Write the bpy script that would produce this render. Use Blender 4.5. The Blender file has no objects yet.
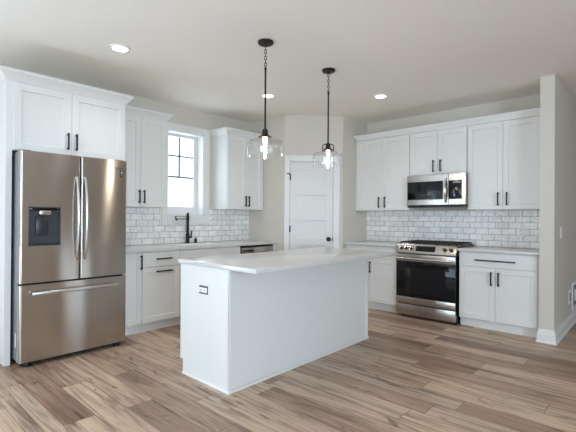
import bpy, bmesh, math
from mathutils import Vector, Matrix
PI = math.pi
sc = bpy.context.scene
COL = sc.collection

# ------------------------------------------------------------------ camera
F_PX, W_PX = 406.0, 576.0
CAM_H = 1.26
yaw, pitch, roll = math.radians(42.5), math.radians(0.24), math.radians(0.38)
fwd = Vector((-math.sin(yaw)*math.cos(pitch), math.cos(yaw)*math.cos(pitch), math.sin(pitch)))
rgt = Vector((math.cos(yaw), math.sin(yaw), 0.0))
upv = rgt.cross(fwd)
r2 = rgt*math.cos(roll) + upv*math.sin(roll)
u2 = -rgt*math.sin(roll) + upv*math.cos(roll)
cd = bpy.data.cameras.new('camera')
cd.sensor_width = 36.0
cd.lens = 36.0*F_PX/W_PX
cam = bpy.data.objects.new('camera', cd)
COL.objects.link(cam)
M3 = Matrix((r2, u2, -fwd)).transposed()
cam.matrix_world = Matrix.Translation((0, 0, CAM_H)) @ M3.to_4x4()
sc.camera = cam

# ------------------------------------------------------------------ world, light, exposure
wd = bpy.data.worlds.new('daylight_sky'); sc.world = wd
wd.use_nodes = True
bg = wd.node_tree.nodes['Background']
bg.inputs['Color'].default_value = (0.86, 0.94, 1.0, 1)
bg.inputs['Strength'].default_value = 1.5
sc.view_settings.view_transform = 'Standard'
sc.view_settings.look = 'None'
sc.view_settings.exposure = 0.83
sc.view_settings.gamma = 1.0
sc.view_settings.use_curve_mapping = False
sc.cycles.max_bounces = 14
sc.cycles.diffuse_bounces = 8
sc.cycles.glossy_bounces = 6
sc.cycles.transmission_bounces = 8
sc.cycles.transparent_max_bounces = 16
sc.cycles.caustics_reflective = False
sc.cycles.caustics_refractive = False
sc.cycles.sample_clamp_indirect = 6.0

def area_light(name, loc, target, sx, sy, power, color):
    l = bpy.data.lights.new(name, 'AREA')
    l.shape = 'RECTANGLE'; l.size = sx; l.size_y = sy
    l.energy = power; l.color = color
    o = bpy.data.objects.new(name, l); COL.objects.link(o)
    o.location = loc
    d = Vector(target) - Vector(loc)
    o.rotation_euler = d.to_track_quat('-Z', 'Y').to_euler()
    return o
# daylight standing in the window openings; the right-hand one is added fill
area_light('patio_door_daylight', (-4.95, -1.55, 1.10), (0, -1.55, 3.2), 1.9, 2.05, 92, (0.61, 0.80, 1.0))
area_light('front_window_daylight', (-1.2, -5.2, 1.40), (-1.2, 0, 2.6), 4.2, 1.9, 60, (0.61, 0.80, 1.0))
area_light('right_side_fill', (4.2, -.6, 1.40), (0, -.6, 1.5), 3.0, 1.7, 165, (0.61, 0.80, 1.0))  # added fill from the unseen right side, lifts faces towards +X
area_light('kitchen_window_daylight', (-5.0, 3.03, 1.85), (0, 3.03, 1.7), 0.8, 1.0, 4, (0.75, 0.88, 1.0))

# ------------------------------------------------------------------ mesh helpers
class MB:
    def __init__(self): self.bm = bmesh.new()
    def _v(self, p): return self.bm.verts.new(p)
    def box(self, x0, x1, y0, y1, z0, z1, bevel=0.0, seg=2):
        b = bmesh.new()
        r = bmesh.ops.create_cube(b, size=1.0)
        for v in r['verts']:
            v.co = Vector((x0+(v.co.x+.5)*(x1-x0), y0+(v.co.y+.5)*(y1-y0), z0+(v.co.z+.5)*(z1-z0)))
        if bevel > 0:
            bmesh.ops.bevel(b, geom=list(b.edges), offset=bevel, segments=seg, affect='EDGES', profile=0.5)
        self._merge(b); return self
    def _merge(self, b, mat=None):
        me = bpy.data.meshes.new('t')
        if mat is not None: b.transform(mat)
        b.to_mesh(me); b.free()
        self.bm.from_mesh(me); bpy.data.meshes.remove(me)
    def prism(self, pts, z0, z1, bevel=0.0):
        b = bmesh.new()
        lo = [b.verts.new((x, y, z0)) for x, y in pts]
        hi = [b.verts.new((x, y, z1)) for x, y in pts]
        n = len(pts)
        b.faces.new(list(reversed(lo))); b.faces.new(hi)
        for i in range(n):
            b.faces.new((lo[i], lo[(i+1) % n], hi[(i+1) % n], hi[i]))
        bmesh.ops.recalc_face_normals(b, faces=b.faces)
        if bevel: bmesh.ops.bevel(b, geom=list(b.edges), offset=bevel, segments=2, affect='EDGES')
        self._merge(b); return self
    def xprism(self, pts_yz, x0, x1):
        """profile in (y,z) extruded along x"""
        b = bmesh.new()
        a = [b.verts.new((x0, y, z)) for y, z in pts_yz]
        c = [b.verts.new((x1, y, z)) for y, z in pts_yz]
        n = len(a)
        b.faces.new(a); b.faces.new(list(reversed(c)))
        for i in range(n):
            b.faces.new((a[i], a[(i+1) % n], c[(i+1) % n], c[i]))
        bmesh.ops.recalc_face_normals(b, faces=b.faces)
        self._merge(b); return self
    def rects(self, loops):
        """bridge rectangles (x0,x1,z0,z1,y): first one is capped, last one is filled"""
        b = bmesh.new(); prev = None
        first = None
        for (x0, x1, z0, z1, y) in loops:
            vs = [b.verts.new(p) for p in ((x0, y, z0), (x1, y, z0), (x1, y, z1), (x0, y, z1))]
            if prev:
                for i in range(4):
                    b.faces.new((prev[i], prev[(i+1) % 4], vs[(i+1) % 4], vs[i]))
            else: first = vs
            prev = vs
        b.faces.new(prev); b.faces.new(list(reversed(first)))
        bmesh.ops.recalc_face_normals(b, faces=b.faces)
        self._merge(b); return self
    def cyl(self, p0, p1, r, seg=16, r1=None):
        return self.tube([p0, p1], r, seg, radii=[r, r if r1 is None else r1])
    def tube(self, pts, r, seg=12, radii=None, closed=False, flat=1.0):
        b = bmesh.new()
        pts = [Vector(p) for p in pts]; n = len(pts)
        rings = []; prevn = None
        for i, p in enumerate(pts):
            if closed: t = (pts[(i+1) % n]-pts[i-1]).normalized()
            else: t = (pts[min(i+1, n-1)]-pts[max(i-1, 0)]).normalized()
            if prevn is None:
                a = Vector((0, 0, 1)) if abs(t.z) < .9 else Vector((1, 0, 0))
                nn = t.cross(a).normalized()
            else:
                nn = (prevn - t*prevn.dot(t)).normalized()
            prevn = nn; bb = t.cross(nn)
            rr = radii[i] if radii else r
            rings.append([b.verts.new(p+nn*math.cos(2*PI*k/seg)*rr+bb*math.sin(2*PI*k/seg)*rr*flat) for k in range(seg)])
        m = n if closed else n-1
        for i in range(m):
            A, B = rings[i], rings[(i+1) % n]
            for k in range(seg):
                b.faces.new((A[k], A[(k+1) % seg], B[(k+1) % seg], B[k]))
        if not closed:
            b.faces.new(list(reversed(rings[0]))); b.faces.new(rings[-1])
        bmesh.ops.recalc_face_normals(b, faces=b.faces)
        self._merge(b); return self
    def lathe(self, prof, c=(0, 0, 0), seg=40, closed=False, axis='z'):
        """prof (r,z) revolved about z; closed joins last to first (a shell)"""
        b = bmesh.new(); rings = []
        for r, z in prof:
            if r < 1e-6: rings.append([b.verts.new((0, 0, z))])
            else: rings.append([b.verts.new((r*math.cos(2*PI*k/seg), r*math.sin(2*PI*k/seg), z)) for k in range(seg)])
        n = len(rings)
        for i in range(n if closed else n-1):
            A, B = rings[i], rings[(i+1) % n]
            for k in range(seg):
                if len(A) == 1 and len(B) == 1: continue
                if len(A) == 1: b.faces.new((A[0], B[(k+1) % seg], B[k]))
                elif len(B) == 1: b.faces.new((A[k], A[(k+1) % seg], B[0]))
                else: b.faces.new((A[k], A[(k+1) % seg], B[(k+1) % seg], B[k]))
        if not closed:
            if len(rings[0]) > 1: b.faces.new(rings[0])
            if len(rings[-1]) > 1: b.faces.new(rings[-1])
        bmesh.ops.recalc_face_normals(b, faces=b.faces)
        m = Matrix.Translation(c)
        if axis == 'y': m = m @ Matrix.Rotation(PI/2, 4, 'X')     # +z -> -y
        self._merge(b, m); return self
    def sweep(self, path, prof, z, side=1):
        """profile (out, dz) swept along a flat path with mitred corners; out is to the right of travel"""
        b = bmesh.new(); P = [Vector((x, y)) for x, y in path]; n = len(P); rings = []
        for i in range(n):
            d0 = (P[i]-P[i-1]).normalized() if i > 0 else None
            d1 = (P[i+1]-P[i]).normalized() if i < n-1 else None
            if d0 is None: d0 = d1
            if d1 is None: d1 = d0
            n0 = Vector((d0.y, -d0.x)); n1 = Vector((d1.y, -d1.x))
            mi = (n0+n1).normalized(); k = 1/max(.2, mi.dot(n0))
            rings.append([b.verts.new((P[i].x+mi.x*k*o*side, P[i].y+mi.y*k*o*side, z+dz)) for o, dz in prof])
        m = len(prof)
        for i in range(n-1):
            for j in range(m):
                b.faces.new((rings[i][j], rings[i][(j+1) % m], rings[i+1][(j+1) % m], rings[i+1][j]))
        b.faces.new(rings[0]); b.faces.new(list(reversed(rings[-1])))
        bmesh.ops.recalc_face_normals(b, faces=b.faces)
        self._merge(b); return self
    def build(self, name, mat, parent=None, loc=None, sharp=32):
        bm = self.bm
        lim = math.radians(sharp)
        for f in bm.faces: f.smooth = True
        for e in bm.edges:
            e.smooth = not (len(e.link_faces) != 2 or e.calc_face_angle(0) > lim)
        me = bpy.data.meshes.new(name); bm.to_mesh(me); bm.free()
        me.materials.append(mat)
        o = bpy.data.objects.new(name, me); COL.objects.link(o)
        if parent: o.parent = parent
        if loc: o.location = loc
        return o

def tag(o, label, cat, group=None):
    o['label'] = label; o['category'] = cat
    if group: o['group'] = group
    return o
def thing(name, label, cat, loc=(0, 0, 0), rz=0.0, group=None):
    o = bpy.data.objects.new(name, None); COL.objects.link(o)
    o.empty_display_size = .1
    o.location = loc; o.rotation_euler = (0, 0, rz)
    return tag(o, label, cat, group)
def struct(o):
    o['kind'] = 'structure'; return o
def copy_tree(o, parent=None):
    c = o.copy(); COL.objects.link(c)
    if parent: c.parent = parent
    for ch in list(o.children): copy_tree(ch, c)
    return c

# ------------------------------------------------------------------ materials
def s2l(c):
    return tuple((x/12.92 if x <= .04045 else ((x+.055)/1.055)**2.4) for x in (v/255 for v in c))
def rgb(r, g, b): return (*s2l((r, g, b)), 1)
def mat(name, color, rough=.5, metal=0.0, **kw):
    m = bpy.data.materials.new(name); m.use_nodes = True
    p = m.node_tree.nodes['Principled BSDF']
    p.inputs['Base Color'].default_value = color
    p.inputs['Roughness'].default_value = rough
    p.inputs['Metallic'].default_value = metal
    for k, v in kw.items(): p.inputs[k.replace('_', ' ')].default_value = v
    return m
def N(m, t, **kw):
    n = m.node_tree.nodes.new(t)
    for k, v in kw.items(): setattr(n, k, v)
    return n
def L(m, a, b): m.node_tree.links.new(a, b)
def P(m): return m.node_tree.nodes['Principled BSDF']
def math_n(m, op, a, b=None):
    n = N(m, 'ShaderNodeMath', operation=op)
    for i, v in enumerate((a, b)):
        if v is None: continue
        if isinstance(v, (int, float)): n.inputs[i].default_value = v
        else: L(m, v, n.inputs[i])
    return n.outputs[0]
def ramp(m, fac, stops, interp='LINEAR'):
    n = N(m, 'ShaderNodeValToRGB'); cr = n.color_ramp; cr.interpolation = interp
    while len(cr.elements) < len(stops): cr.elements.new(.5)
    for e, (p, c) in zip(cr.elements, stops): e.position = p; e.color = c
    L(m, fac, n.inputs[0]); return n.outputs[0]
def noise_bump(m, scale, strength, dist=.002, detail=3):
    tc = N(m, 'ShaderNodeTexCoord'); nz = N(m, 'ShaderNodeTexNoise')
    nz.inputs['Scale'].default_value = scale; nz.inputs['Detail'].default_value = detail
    L(m, tc.outputs['Object'], nz.inputs['Vector'])
    b = N(m, 'ShaderNodeBump'); b.inputs['Strength'].default_value = strength; b.inputs['Distance'].default_value = dist
    L(m, nz.outputs[0], b.inputs['Height']); L(m, b.outputs[0], P(m).inputs['Normal'])

CAB = mat('white_cabinet_paint', rgb(227, 227, 225), .38); noise_bump(CAB, 60, .02)
TRIM = mat('white_trim_paint', rgb(229, 229, 227), .42); noise_bump(TRIM, 60, .02)
DOORP = mat('white_door_paint', rgb(222, 221, 219), .42); noise_bump(DOORP, 60, .02)
WWALL = mat('bounce_white_wall_paint', rgb(238, 235, 230), .85)  # for unseen walls, made whiter to bounce more light into the room
WALL = mat('greige_wall_paint', rgb(212, 206, 196), .85); noise_bump(WALL, 140, .12, .0015)
CEIL = mat('white_textured_ceiling', rgb(245, 241, 234), .92); noise_bump(CEIL, 45, .35, .004, 5)
BLACK = mat('matte_black_metal', rgb(22, 21, 21), .5, .2)
BLACKP = mat('black_plastic', rgb(22, 22, 24), .4)
BRONZE = mat('dark_bronze_metal', rgb(52, 46, 42), .42, .7)
IRON = mat('cast_iron', rgb(26, 26, 28), .6); noise_bump(IRON, 200, .2, .001)
BGLASS = mat('black_glass', rgb(10, 11, 14), .05, 0, Specular_IOR_Level=.35)
ENAMEL = mat('black_enamel', rgb(16, 16, 18), .22)
GREYM = mat('grey_painted_steel', rgb(128, 130, 136), .45, .3)
DARKGAP = mat('dark_gap_plastic', rgb(34, 33, 33), .6)
NICKEL = mat('polished_nickel', rgb(205, 200, 192), .18, 1.0)
WPLAST = mat('white_plastic', rgb(240, 240, 238), .35)
CHARC = mat('charcoal_plastic', rgb(66, 68, 73), .35)
STICK = mat('pale_sticker_paper', rgb(220, 222, 224), .6)
VINYL = mat('window_vinyl', rgb(228, 229, 230), .4)
MUNT = mat('grey_muntin_bar', rgb(128, 134, 141), .5)

def steel(name, col, rough, sc_vec, aniso=.6):
    m = mat(name, col, rough, 1.0)
    p = P(m)
    tc = N(m, 'ShaderNodeTexCoord'); mp = N(m, 'ShaderNodeMapping')
    mp.inputs['Scale'].default_value = sc_vec
    nz = N(m, 'ShaderNodeTexNoise'); nz.inputs['Scale'].default_value = 1; nz.inputs['Detail'].default_value = 4
    L(m, tc.outputs['Object'], mp.inputs[0]); L(m, mp.outputs[0], nz.inputs['Vector'])
    r = N(m, 'ShaderNodeMapRange')
    r.inputs['To Min'].default_value = rough-.05; r.inputs['To Max'].default_value = rough+.06
    L(m, nz.outputs[0], r.inputs[0]); L(m, r.outputs[0], p.inputs['Roughness'])
    b = N(m, 'ShaderNodeBump'); b.inputs['Strength'].default_value = .06; b.inputs['Distance'].default_value = .001
    L(m, nz.outputs[0], b.inputs['Height']); L(m, b.outputs[0], p.inputs['Normal'])
    p.inputs['Anisotropic'].default_value = aniso; p.inputs['Anisotropic Rotation'].default_value = .25
    tg = N(m, 'ShaderNodeTangent', direction_type='RADIAL', axis='Z')
    L(m, tg.outputs[0], p.inputs['Tangent'])
    return m
STEEL = steel('brushed_stainless', rgb(192, 184, 177), .21, (6, 6, 500), .96)
STEELR = steel('range_stainless', rgb(182, 177, 172), .22, (6, 6, 400))
HANDLE = mat('satin_steel_handle', rgb(205, 203, 200), .25, 1.0)

def glass(name, tint=(1, 1, 1, 1), ior=1.45, boost=1.0):
    m = bpy.data.materials.new(name); m.use_nodes = True
    nt = m.node_tree; nt.nodes.clear()
    out = N(m, 'ShaderNodeOutputMaterial'); mix = N(m, 'ShaderNodeMixShader')
    tr = N(m, 'ShaderNodeBsdfTransparent'); tr.inputs[0].default_value = tint
    gl = N(m, 'ShaderNodeBsdfGlossy'); gl.inputs['Roughness'].default_value = .02
    lw = N(m, 'ShaderNodeLayerWeight'); lw.inputs['Blend'].default_value = .5     # Schlick: same from both faces of the pane
    f0 = ((ior-1)/(ior+1))**2
    fac = math_n(m, 'ADD', math_n(m, 'MULTIPLY', math_n(m, 'POWER', lw.outputs['Facing'], 5.0), (1-f0)*boost), f0)
    L(m, fac, mix.inputs[0]); L(m, tr.outputs[0], mix.inputs[1]); L(m, gl.outputs[0], mix.inputs[2])
    L(m, mix.outputs[0], out.inputs[0])
    return m
PANE = glass('window_glass', (.97, .98, .98, 1))
SHADE = glass('clear_pendant_glass', (.988, .988, .986, 1), 1.5, 1.0)

def emit(name, col, st):
    m = mat(name, (0.8, .8, .8, 1), .5)
    P(m).inputs['Emission Color'].default_value = col
    P(m).inputs['Emission Strength'].default_value = st
    return m
LENS = emit('led_lens', (1, .97, .92, 1), 6.0)
BULB = emit('glowing_filament_bulb', (1, .88, .72, 1), 78.0)

# wood plank floor: boards run along world X
def floor_mat():
    m = mat('wood_plank_floor', (.3, .2, .15, 1), .42)
    p = P(m); PW, PL = .182, 1.28
    tc = N(m, 'ShaderNodeTexCoord'); sx = N(m, 'ShaderNodeSeparateXYZ'); L(m, tc.outputs['Object'], sx.inputs[0])
    X, Y = sx.outputs[0], sx.outputs[1]
    v = math_n(m, 'DIVIDE', math_n(m, 'ADD', Y, 20.0+.03), PW)
    row = math_n(m, 'FLOOR', v); fv = math_n(m, 'FRACT', v)
    wn = N(m, 'ShaderNodeTexWhiteNoise', noise_dimensions='1D'); L(m, row, wn.inputs['W'])
    u = math_n(m, 'ADD', math_n(m, 'DIVIDE', math_n(m, 'ADD', X, 20.0), PL), wn.outputs['Value'])
    colm = math_n(m, 'FLOOR', u); fu = math_n(m, 'FRACT', u)
    idv = N(m, 'ShaderNodeCombineXYZ'); L(m, row, idv.inputs[0]); L(m, colm, idv.inputs[1])
    w2 = N(m, 'ShaderNodeTexWhiteNoise', noise_dimensions='3D'); L(m, idv.outputs[0], w2.inputs['Vector'])
    # grain: noise stretched along the board, shifted per board
    off = N(m, 'ShaderNodeVectorMath', operation='SCALE'); off.inputs['Scale'].default_value = 37.0
    L(m, w2.outputs['Color'], off.inputs[0])
    ad = N(m, 'ShaderNodeVectorMath', operation='ADD'); L(m, tc.outputs['Object'], ad.inputs[0]); L(m, off.outputs[0], ad.inputs[1])
    def grain(sx_, sy_, detail, rough, dist):
        mp = N(m, 'ShaderNodeMapping'); mp.inputs['Scale'].default_value = (sx_, sy_, 1)
        L(m, ad.outputs[0], mp.inputs[0])
        nz = N(m, 'ShaderNodeTexNoise'); nz.inputs['Scale'].default_value = 1
        nz.inputs['Detail'].default_value = detail; nz.inputs['Roughness'].default_value = rough
        nz.inputs['Distortion'].default_value = dist
        L(m, mp.outputs[0], nz.inputs['Vector']); return nz.outputs[0]
    g1 = grain(1.2, 19, 6, .62, 1.1)        # broad streaks
    g2 = grain(4, 90, 4, .6, .2)          # fine fibres
    g3 = grain(4.0, 11, 2, .5, .9)         # knots
    g4 = grain(.9, 3.2, 3, .55, .8)       # slow tone drift inside a board
    tone = math_n(m, 'ADD', math_n(m, 'MULTIPLY', w2.outputs['Value'], .55), math_n(m, 'MULTIPLY', g4, .5))
    base = ramp(m, tone, [(.12, rgb(126, 99, 84)), (.32, rgb(156, 128, 109)), (.5, rgb(179, 153, 133)),
                          (.68, rgb(199, 174, 152)), (.85, rgb(174, 154, 140))])
    def mixc(fac, a, b, mode='MIX'):
        n = N(m, 'ShaderNodeMix', data_type='RGBA', blend_type=mode)
        if isinstance(fac, float): n.inputs[0].default_value = fac
        else: L(m, fac, n.inputs[0])
        for i, s in ((6, a), (7, b)):
            if isinstance(s, tuple): n.inputs[i].default_value = s
            else: L(m, s, n.inputs[i])
        return n.outputs[2]
    st = ramp(m, g1, [(.30, (.36, .31, .28, 1)), (.42, (.72, .69, .67, 1)), (.51, (1.02, 1.01, 1.0, 1)), (.70, (1.26, 1.23, 1.20, 1))])
    c = mixc(1.0, base, st, 'MULTIPLY')
    fi = ramp(m, g2, [(.3, (.80, .78, .76, 1)), (.6, (1.06, 1.06, 1.05, 1))])
    c = mixc(.8, c, fi, 'MULTIPLY')
    kn = ramp(m, g3, [(.62, (1, 1, 1, 1)), (.74, (.45, .38, .34, 1))])
    c = mixc(.85, c, kn, 'MULTIPLY')
    # seams
    dv = math_n(m, 'MULTIPLY', math_n(m, 'MINIMUM', fv, math_n(m, 'SUBTRACT', 1.0, fv)), PW)
    du = math_n(m, 'MULTIPLY', math_n(m, 'MINIMUM', fu, math_n(m, 'SUBTRACT', 1.0, fu)), PL)
    seam = math_n(m, 'LESS_THAN', math_n(m, 'MINIMUM', dv, du), .0021)
    c = mixc(math_n(m, 'MULTIPLY', seam, .75), c, rgb(70, 55, 46))
    L(m, c, p.inputs['Base Color'])
    rr = N(m, 'ShaderNodeMapRange'); rr.inputs['To Min'].default_value = .34; rr.inputs['To Max'].default_value = .52
    L(m, g2, rr.inputs[0]); L(m, rr.outputs[0], p.inputs['Roughness'])
    b = N(m, 'ShaderNodeBump'); b.inputs['Strength'].default_value = .25; b.inputs['Distance'].default_value = .001
    hh = math_n(m, 'SUBTRACT', g2, math_n(m, 'MULTIPLY', seam, 1.0))
    L(m, hh, b.inputs['Height']); L(m, b.outputs[0], p.inputs['Normal'])
    return m
FLOOR = floor_mat()

# marble subway tile: brick in local x (along wall) and z
def tile_mat():
    m = mat('marble_subway_tile', (.7, .7, .7, 1), .25); p = P(m)
    tc = N(m, 'ShaderNodeTexCoord'); sx = N(m, 'ShaderNodeSeparateXYZ'); L(m, tc.outputs['Object'], sx.inputs[0])
    cb = N(m, 'ShaderNodeCombineXYZ'); L(m, sx.outputs[0], cb.inputs[0]); L(m, sx.outputs[2], cb.inputs[1])
    br = N(m, 'ShaderNodeTexBrick')
    br.offset = .5; br.squash = 1
    br.inputs['Scale'].default_value = 1.0
    br.inputs['Brick Width'].default_value = .154; br.inputs['Row Height'].default_value = .0763
    br.inputs['Mortar Size'].default_value = .0026; br.inputs['Mortar Smooth'].default_value = .1
    br.inputs['Bias'].default_value = 0
    br.inputs['Color1'].default_value = (0, 0, 0, 1); br.inputs['Color2'].default_value = (1, 1, 1, 1)
    br.inputs['Mortar'].default_value = (.5, .5, .5, 1)
    L(m, cb.outputs[0], br.inputs['Vector'])
    bw = N(m, 'ShaderNodeRGBToBW'); L(m, br.outputs['Color'], bw.inputs[0])
    base = ramp(m, bw.outputs[0], [(0, rgb(236, 234, 231)), (.5, rgb(248, 246, 244)), (1, rgb(252, 251, 249))])
    # veins: shifted per tile
    mul = math_n(m, 'MULTIPLY', bw.outputs[0], 9.0)
    ad = N(m, 'ShaderNodeVectorMath', operation='ADD'); L(m, tc.outputs['Object'], ad.inputs[0])
    c3 = N(m, 'ShaderNodeCombineXYZ')
    for i in range(3): L(m, mul, c3.inputs[i])
    L(m, c3.outputs[0], ad.inputs[1])
    nz = N(m, 'ShaderNodeTexNoise'); nz.inputs['Scale'].default_value = 7; nz.inputs['Detail'].default_value = 5
    nz.inputs['Distortion'].default_value = 1.2; L(m, ad.outputs[0], nz.inputs['Vector'])
    d = math_n(m, 'ABSOLUTE', math_n(m, 'SUBTRACT', nz.outputs[0], .5))
    vein = ramp(m, d, [(0, (.50, .50, .51, 1)), (.02, (.85, .85, .85, 1)), (.06, (1, 1, 1, 1))])
    mx = N(m, 'ShaderNodeMix', data_type='RGBA', blend_type='MULTIPLY'); mx.inputs[0].default_value = .45
    L(m, base, mx.inputs[6]); L(m, vein, mx.inputs[7])
    m2 = N(m, 'ShaderNodeMix', data_type='RGBA'); L(m, br.outputs['Fac'], m2.inputs[0])
    L(m, mx.outputs[2], m2.inputs[6]); m2.inputs[7].default_value = rgb(148, 146, 144)
    L(m, m2.outputs[2], p.inputs['Base Color'])
    rr = N(m, 'ShaderNodeMapRange'); rr.inputs['To Min'].default_value = .22; rr.inputs['To Max'].default_value = .8
    L(m, br.outputs['Fac'], rr.inputs[0]); L(m, rr.outputs[0], p.inputs['Roughness'])
    b = N(m, 'ShaderNodeBump', invert=True); b.inputs['Strength'].default_value = .5; b.inputs['Distance'].default_value = .002
    L(m, br.outputs['Fac'], b.inputs['Height']); L(m, b.outputs[0], p.inputs['Normal'])
    return m
TILE = tile_mat()

def quartz_mat():
    m = mat('white_quartz', rgb(232, 230, 226), .16); p = P(m)
    tc = N(m, 'ShaderNodeTexCoord'); nz = N(m, 'ShaderNodeTexNoise'); nz.inputs['Scale'].default_value = 220
    L(m, tc.outputs['Object'], nz.inputs['Vector'])
    L(m, ramp(m, nz.outputs[0], [(.35, rgb(200, 198, 196)), (.65, rgb(214, 212, 210))]), p.inputs['Base Color'])
    return m
QUARTZ = quartz_mat()

# ------------------------------------------------------------------ the room shell
X0, Y0, H = -4.72, 5.50, 2.73          # left wall plane, range wall plane, ceiling
XR, YF, YB = 4.0, -5.0, 8.2            # right wall, wall behind the camera, far wall of the side passage
T = .22
struct(MB().box(X0-T, XR+T, YF-T, YB+T, -.12, 0).build('floor', FLOOR))
struct(MB().box(X0-T, XR+T, YF-T, YB+T, H, H+.12).build('ceiling', CEIL))

def wall_with_holes(name, u0, u1, holes, place):
    """holes (a,b,z0,z1) sorted along u; place(mb,u0,u1,z0,z1) adds a box"""
    mb = MB(); u = u0
    for a, b, z0, z1 in holes:
        if a > u: place(mb, u, a, 0, H)
        if z0 > 0: place(mb, a, b, 0, z0)
        place(mb, a, b, z1, H)
        u = b
    place(mb, u, u1, 0, H)
    return struct(mb.build(name, WWALL if name == 'wall_front' else WALL))
WY0, WY1, WZ0, WZ1 = 2.823, 3.390, 1.285, 2.400      # kitchen window opening
wall_with_holes('wall_left', YF, Y0+T, [(-2.5, -.6, .02, 2.1), (WY0, WY1, WZ0, WZ1)],
                lambda m, a, b, z0, z1: m.box(X0-T, X0, a, b, z0, z1))
struct(MB().box(-3.37, -.915, Y0, Y0+T, 0, H).build('wall_back', WALL))
wall_with_holes('wall_front', X0-T, XR+T, [(-3.3, .9, .45, 2.35)],
                lambda m, a, b, z0, z1: m.box(a, b, YF-T, YF, z0, z1))
wall_with_holes('wall_right', YF, YB, [(-2.1, .9, .5, 2.25)],
                lambda m, a, b, z0, z1: m.box(XR, XR+T, a, b, z0, z1))
struct(MB().box(X0-T, XR+T, YB, YB+T, 0, H).build('wall_far', WWALL))
struct(MB().box(-.915, -.787, 4.843, YB, 0, H).build('wall_wing', WALL))
# corner pantry: two returns and a diagonal front with the door opening
struct(MB().prism([(X0, 4.245), (-3.965, 4.245), (-4.05, 4.33), (X0, 4.33)], 0, H).build('wall_pantry_left', WALL))
struct(MB().prism([(-3.37, 4.84), (-3.37, Y0), (-3.455, Y0), (-3.455, 4.925)][::-1], 0, H).build('wall_pantry_right', WALL))
S2 = math.sqrt(.5)
def diag(s, d=0.0):
    """point on the pantry front: s metres from its left corner, d metres out into the room"""
    return (-3.965+s*S2+d*S2, 4.245+s*S2-d*S2)
DG = .8415
DS0, DS1, DZ = .080, .700, 2.062
mb = MB()
for a, b, z0, z1 in ((0, DS0-.02, 0, H), (DS1+.02, DG, 0, H), (DS0-.02, DS1+.02, DZ+.02, H)):
    mb.prism([diag(a), diag(b), diag(b, -.12), diag(a, -.12)], z0, z1)
struct(mb.build('wall_pantry_front', WALL))

# baseboards
BBP = [(0, 0), (.028, 0), (.028, .012), (.020, .024), (.018, .026), (.018, .088), (.012, .094), (.012, .104), (.009, .122), (.005, .135), (0, .135)]
def baseboard(name, path):
    mb = MB(); mb.sweep(path, BBP, 0.0); return struct(mb.build(name, TRIM))
baseboard('baseboard_wing', [(-.915, 4.912), (-.915, 4.843), (-.787, 4.843), (-.787, YB)])
baseboard('baseboard_far', [(-.787, YB), (XR, YB)])
baseboard('baseboard_right', [(XR, YB), (XR, YF)])
baseboard('baseboard_front', [(XR, YF), (X0, YF)])
baseboard('baseboard_left', [(X0, YF), (X0, -2.6)])
baseboard('baseboard_left_corner', [(X0, -.5), (X0, .905)])
baseboard('baseboard_pantry', [diag(DS1+.095), diag(DG), (-3.37, 4.90)])

# ---- kitchen window (local x along the wall = world Y, -y = into the room)
def window_local(name, yc, w, z0, z1):
    o = bpy.data.objects.new(name, None); COL.objects.link(o); o.location = (X0, yc, 0); o.rotation_euler = (0, 0, PI/2)
    return struct(o)
wn = window_local('window_1', (WY0+WY1)/2, WY1-WY0, WZ0, WZ1)
hw = (WY1-WY0)/2
mb = MB()
for (a, b, z0, z1) in ((-hw-.088, -hw, WZ0-.125, WZ1+.09), (hw, hw+.088, WZ0-.125, WZ1+.09), (-hw, hw, WZ1, WZ1+.09), (-hw, hw, WZ0-.125, WZ0)):
    mb.box(a, b, -.02, 0, z0, z1, .002, 1)
mb.build('casing', TRIM, wn)
mb = MB()
for (a, b, z0, z1) in ((-hw, -hw+.012, WZ0, WZ1), (hw-.012, hw, WZ0, WZ1), (-hw, hw, WZ1-.012, WZ1), (-hw, hw, WZ0, WZ0+.012)):
    mb.box(a, b, -.004, .15, z0, z1)
mb.build('jamb', TRIM, wn)
mb = MB()
fw = .075
GL, GR, GB, GT = -hw+.07, hw-.07, WZ0+.115, WZ1-.048
for (a, b, z0, z1) in ((-hw+.012, GL, WZ0+.012, WZ1-.012), (GR, hw-.012, WZ0+.012, WZ1-.012), (GL, GR, GT, WZ1-.012), (GL, GR, WZ0+.012, GB)):
    mb.box(a, b, .14, .20, z0, z1)
mb.build('sash', VINYL, wn)
mb = MB(); mb.box(GL-.005, GR+.005, .176, .182, GB-.005, GT+.005); mb.build('pane', PANE, wn)
MR = 1.808
mb = MB()
mb.box(-.011, .011, .160, .176, MR, GT); mb.box(GL, GR, .160, .176, 2.084, 2.104)
mb.box(GL, GR, .156, .176, MR-.013, MR+.011)
mb.build('muntin', MUNT, wn)
# ---- pane and frame of the windows on the living side
def plain_window(name, w, z0, z1, loc, rz, cols):
    o = bpy.data.objects.new(name, None); COL.objects.link(o); o.location = loc; o.rotation_euler = (0, 0, rz); struct(o)
    mb = MB(); h = w/2
    for (a, b, c, d) in ((-h-.09, -h, z0-.09, z1+.09), (h, h+.09, z0-.09, z1+.09), (-h, h, z1, z1+.09), (-h, h, z0-.09, z0)):
        if c < 0: c = 0
        mb.box(a, b, -.02, 0, c, d)
    mb.build('casing', TRIM, o)
    mb = MB()
    for (a, b, c, d) in ((-h, -h+.05, z0, z1), (h-.05, h, z0, z1), (-h, h, z1-.05, z1), (-h, h, z0, z0+.05)): mb.box(a, b, .03, .09, c, d)
    for k in range(1, cols):
        x = -h+w*k/cols; mb.box(x-.04, x+.04, .03, .09, z0, z1)
    mb.build('sash', VINYL, o)
    mb = MB(); mb.box(-h+.02, h-.02, .058, .064, z0+.02, z1-.02); mb.build('pane', PANE, o)
plain_window('door_2', 1.9, .02, 2.1, (X0, -1.55, 0), PI/2, 2)
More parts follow.
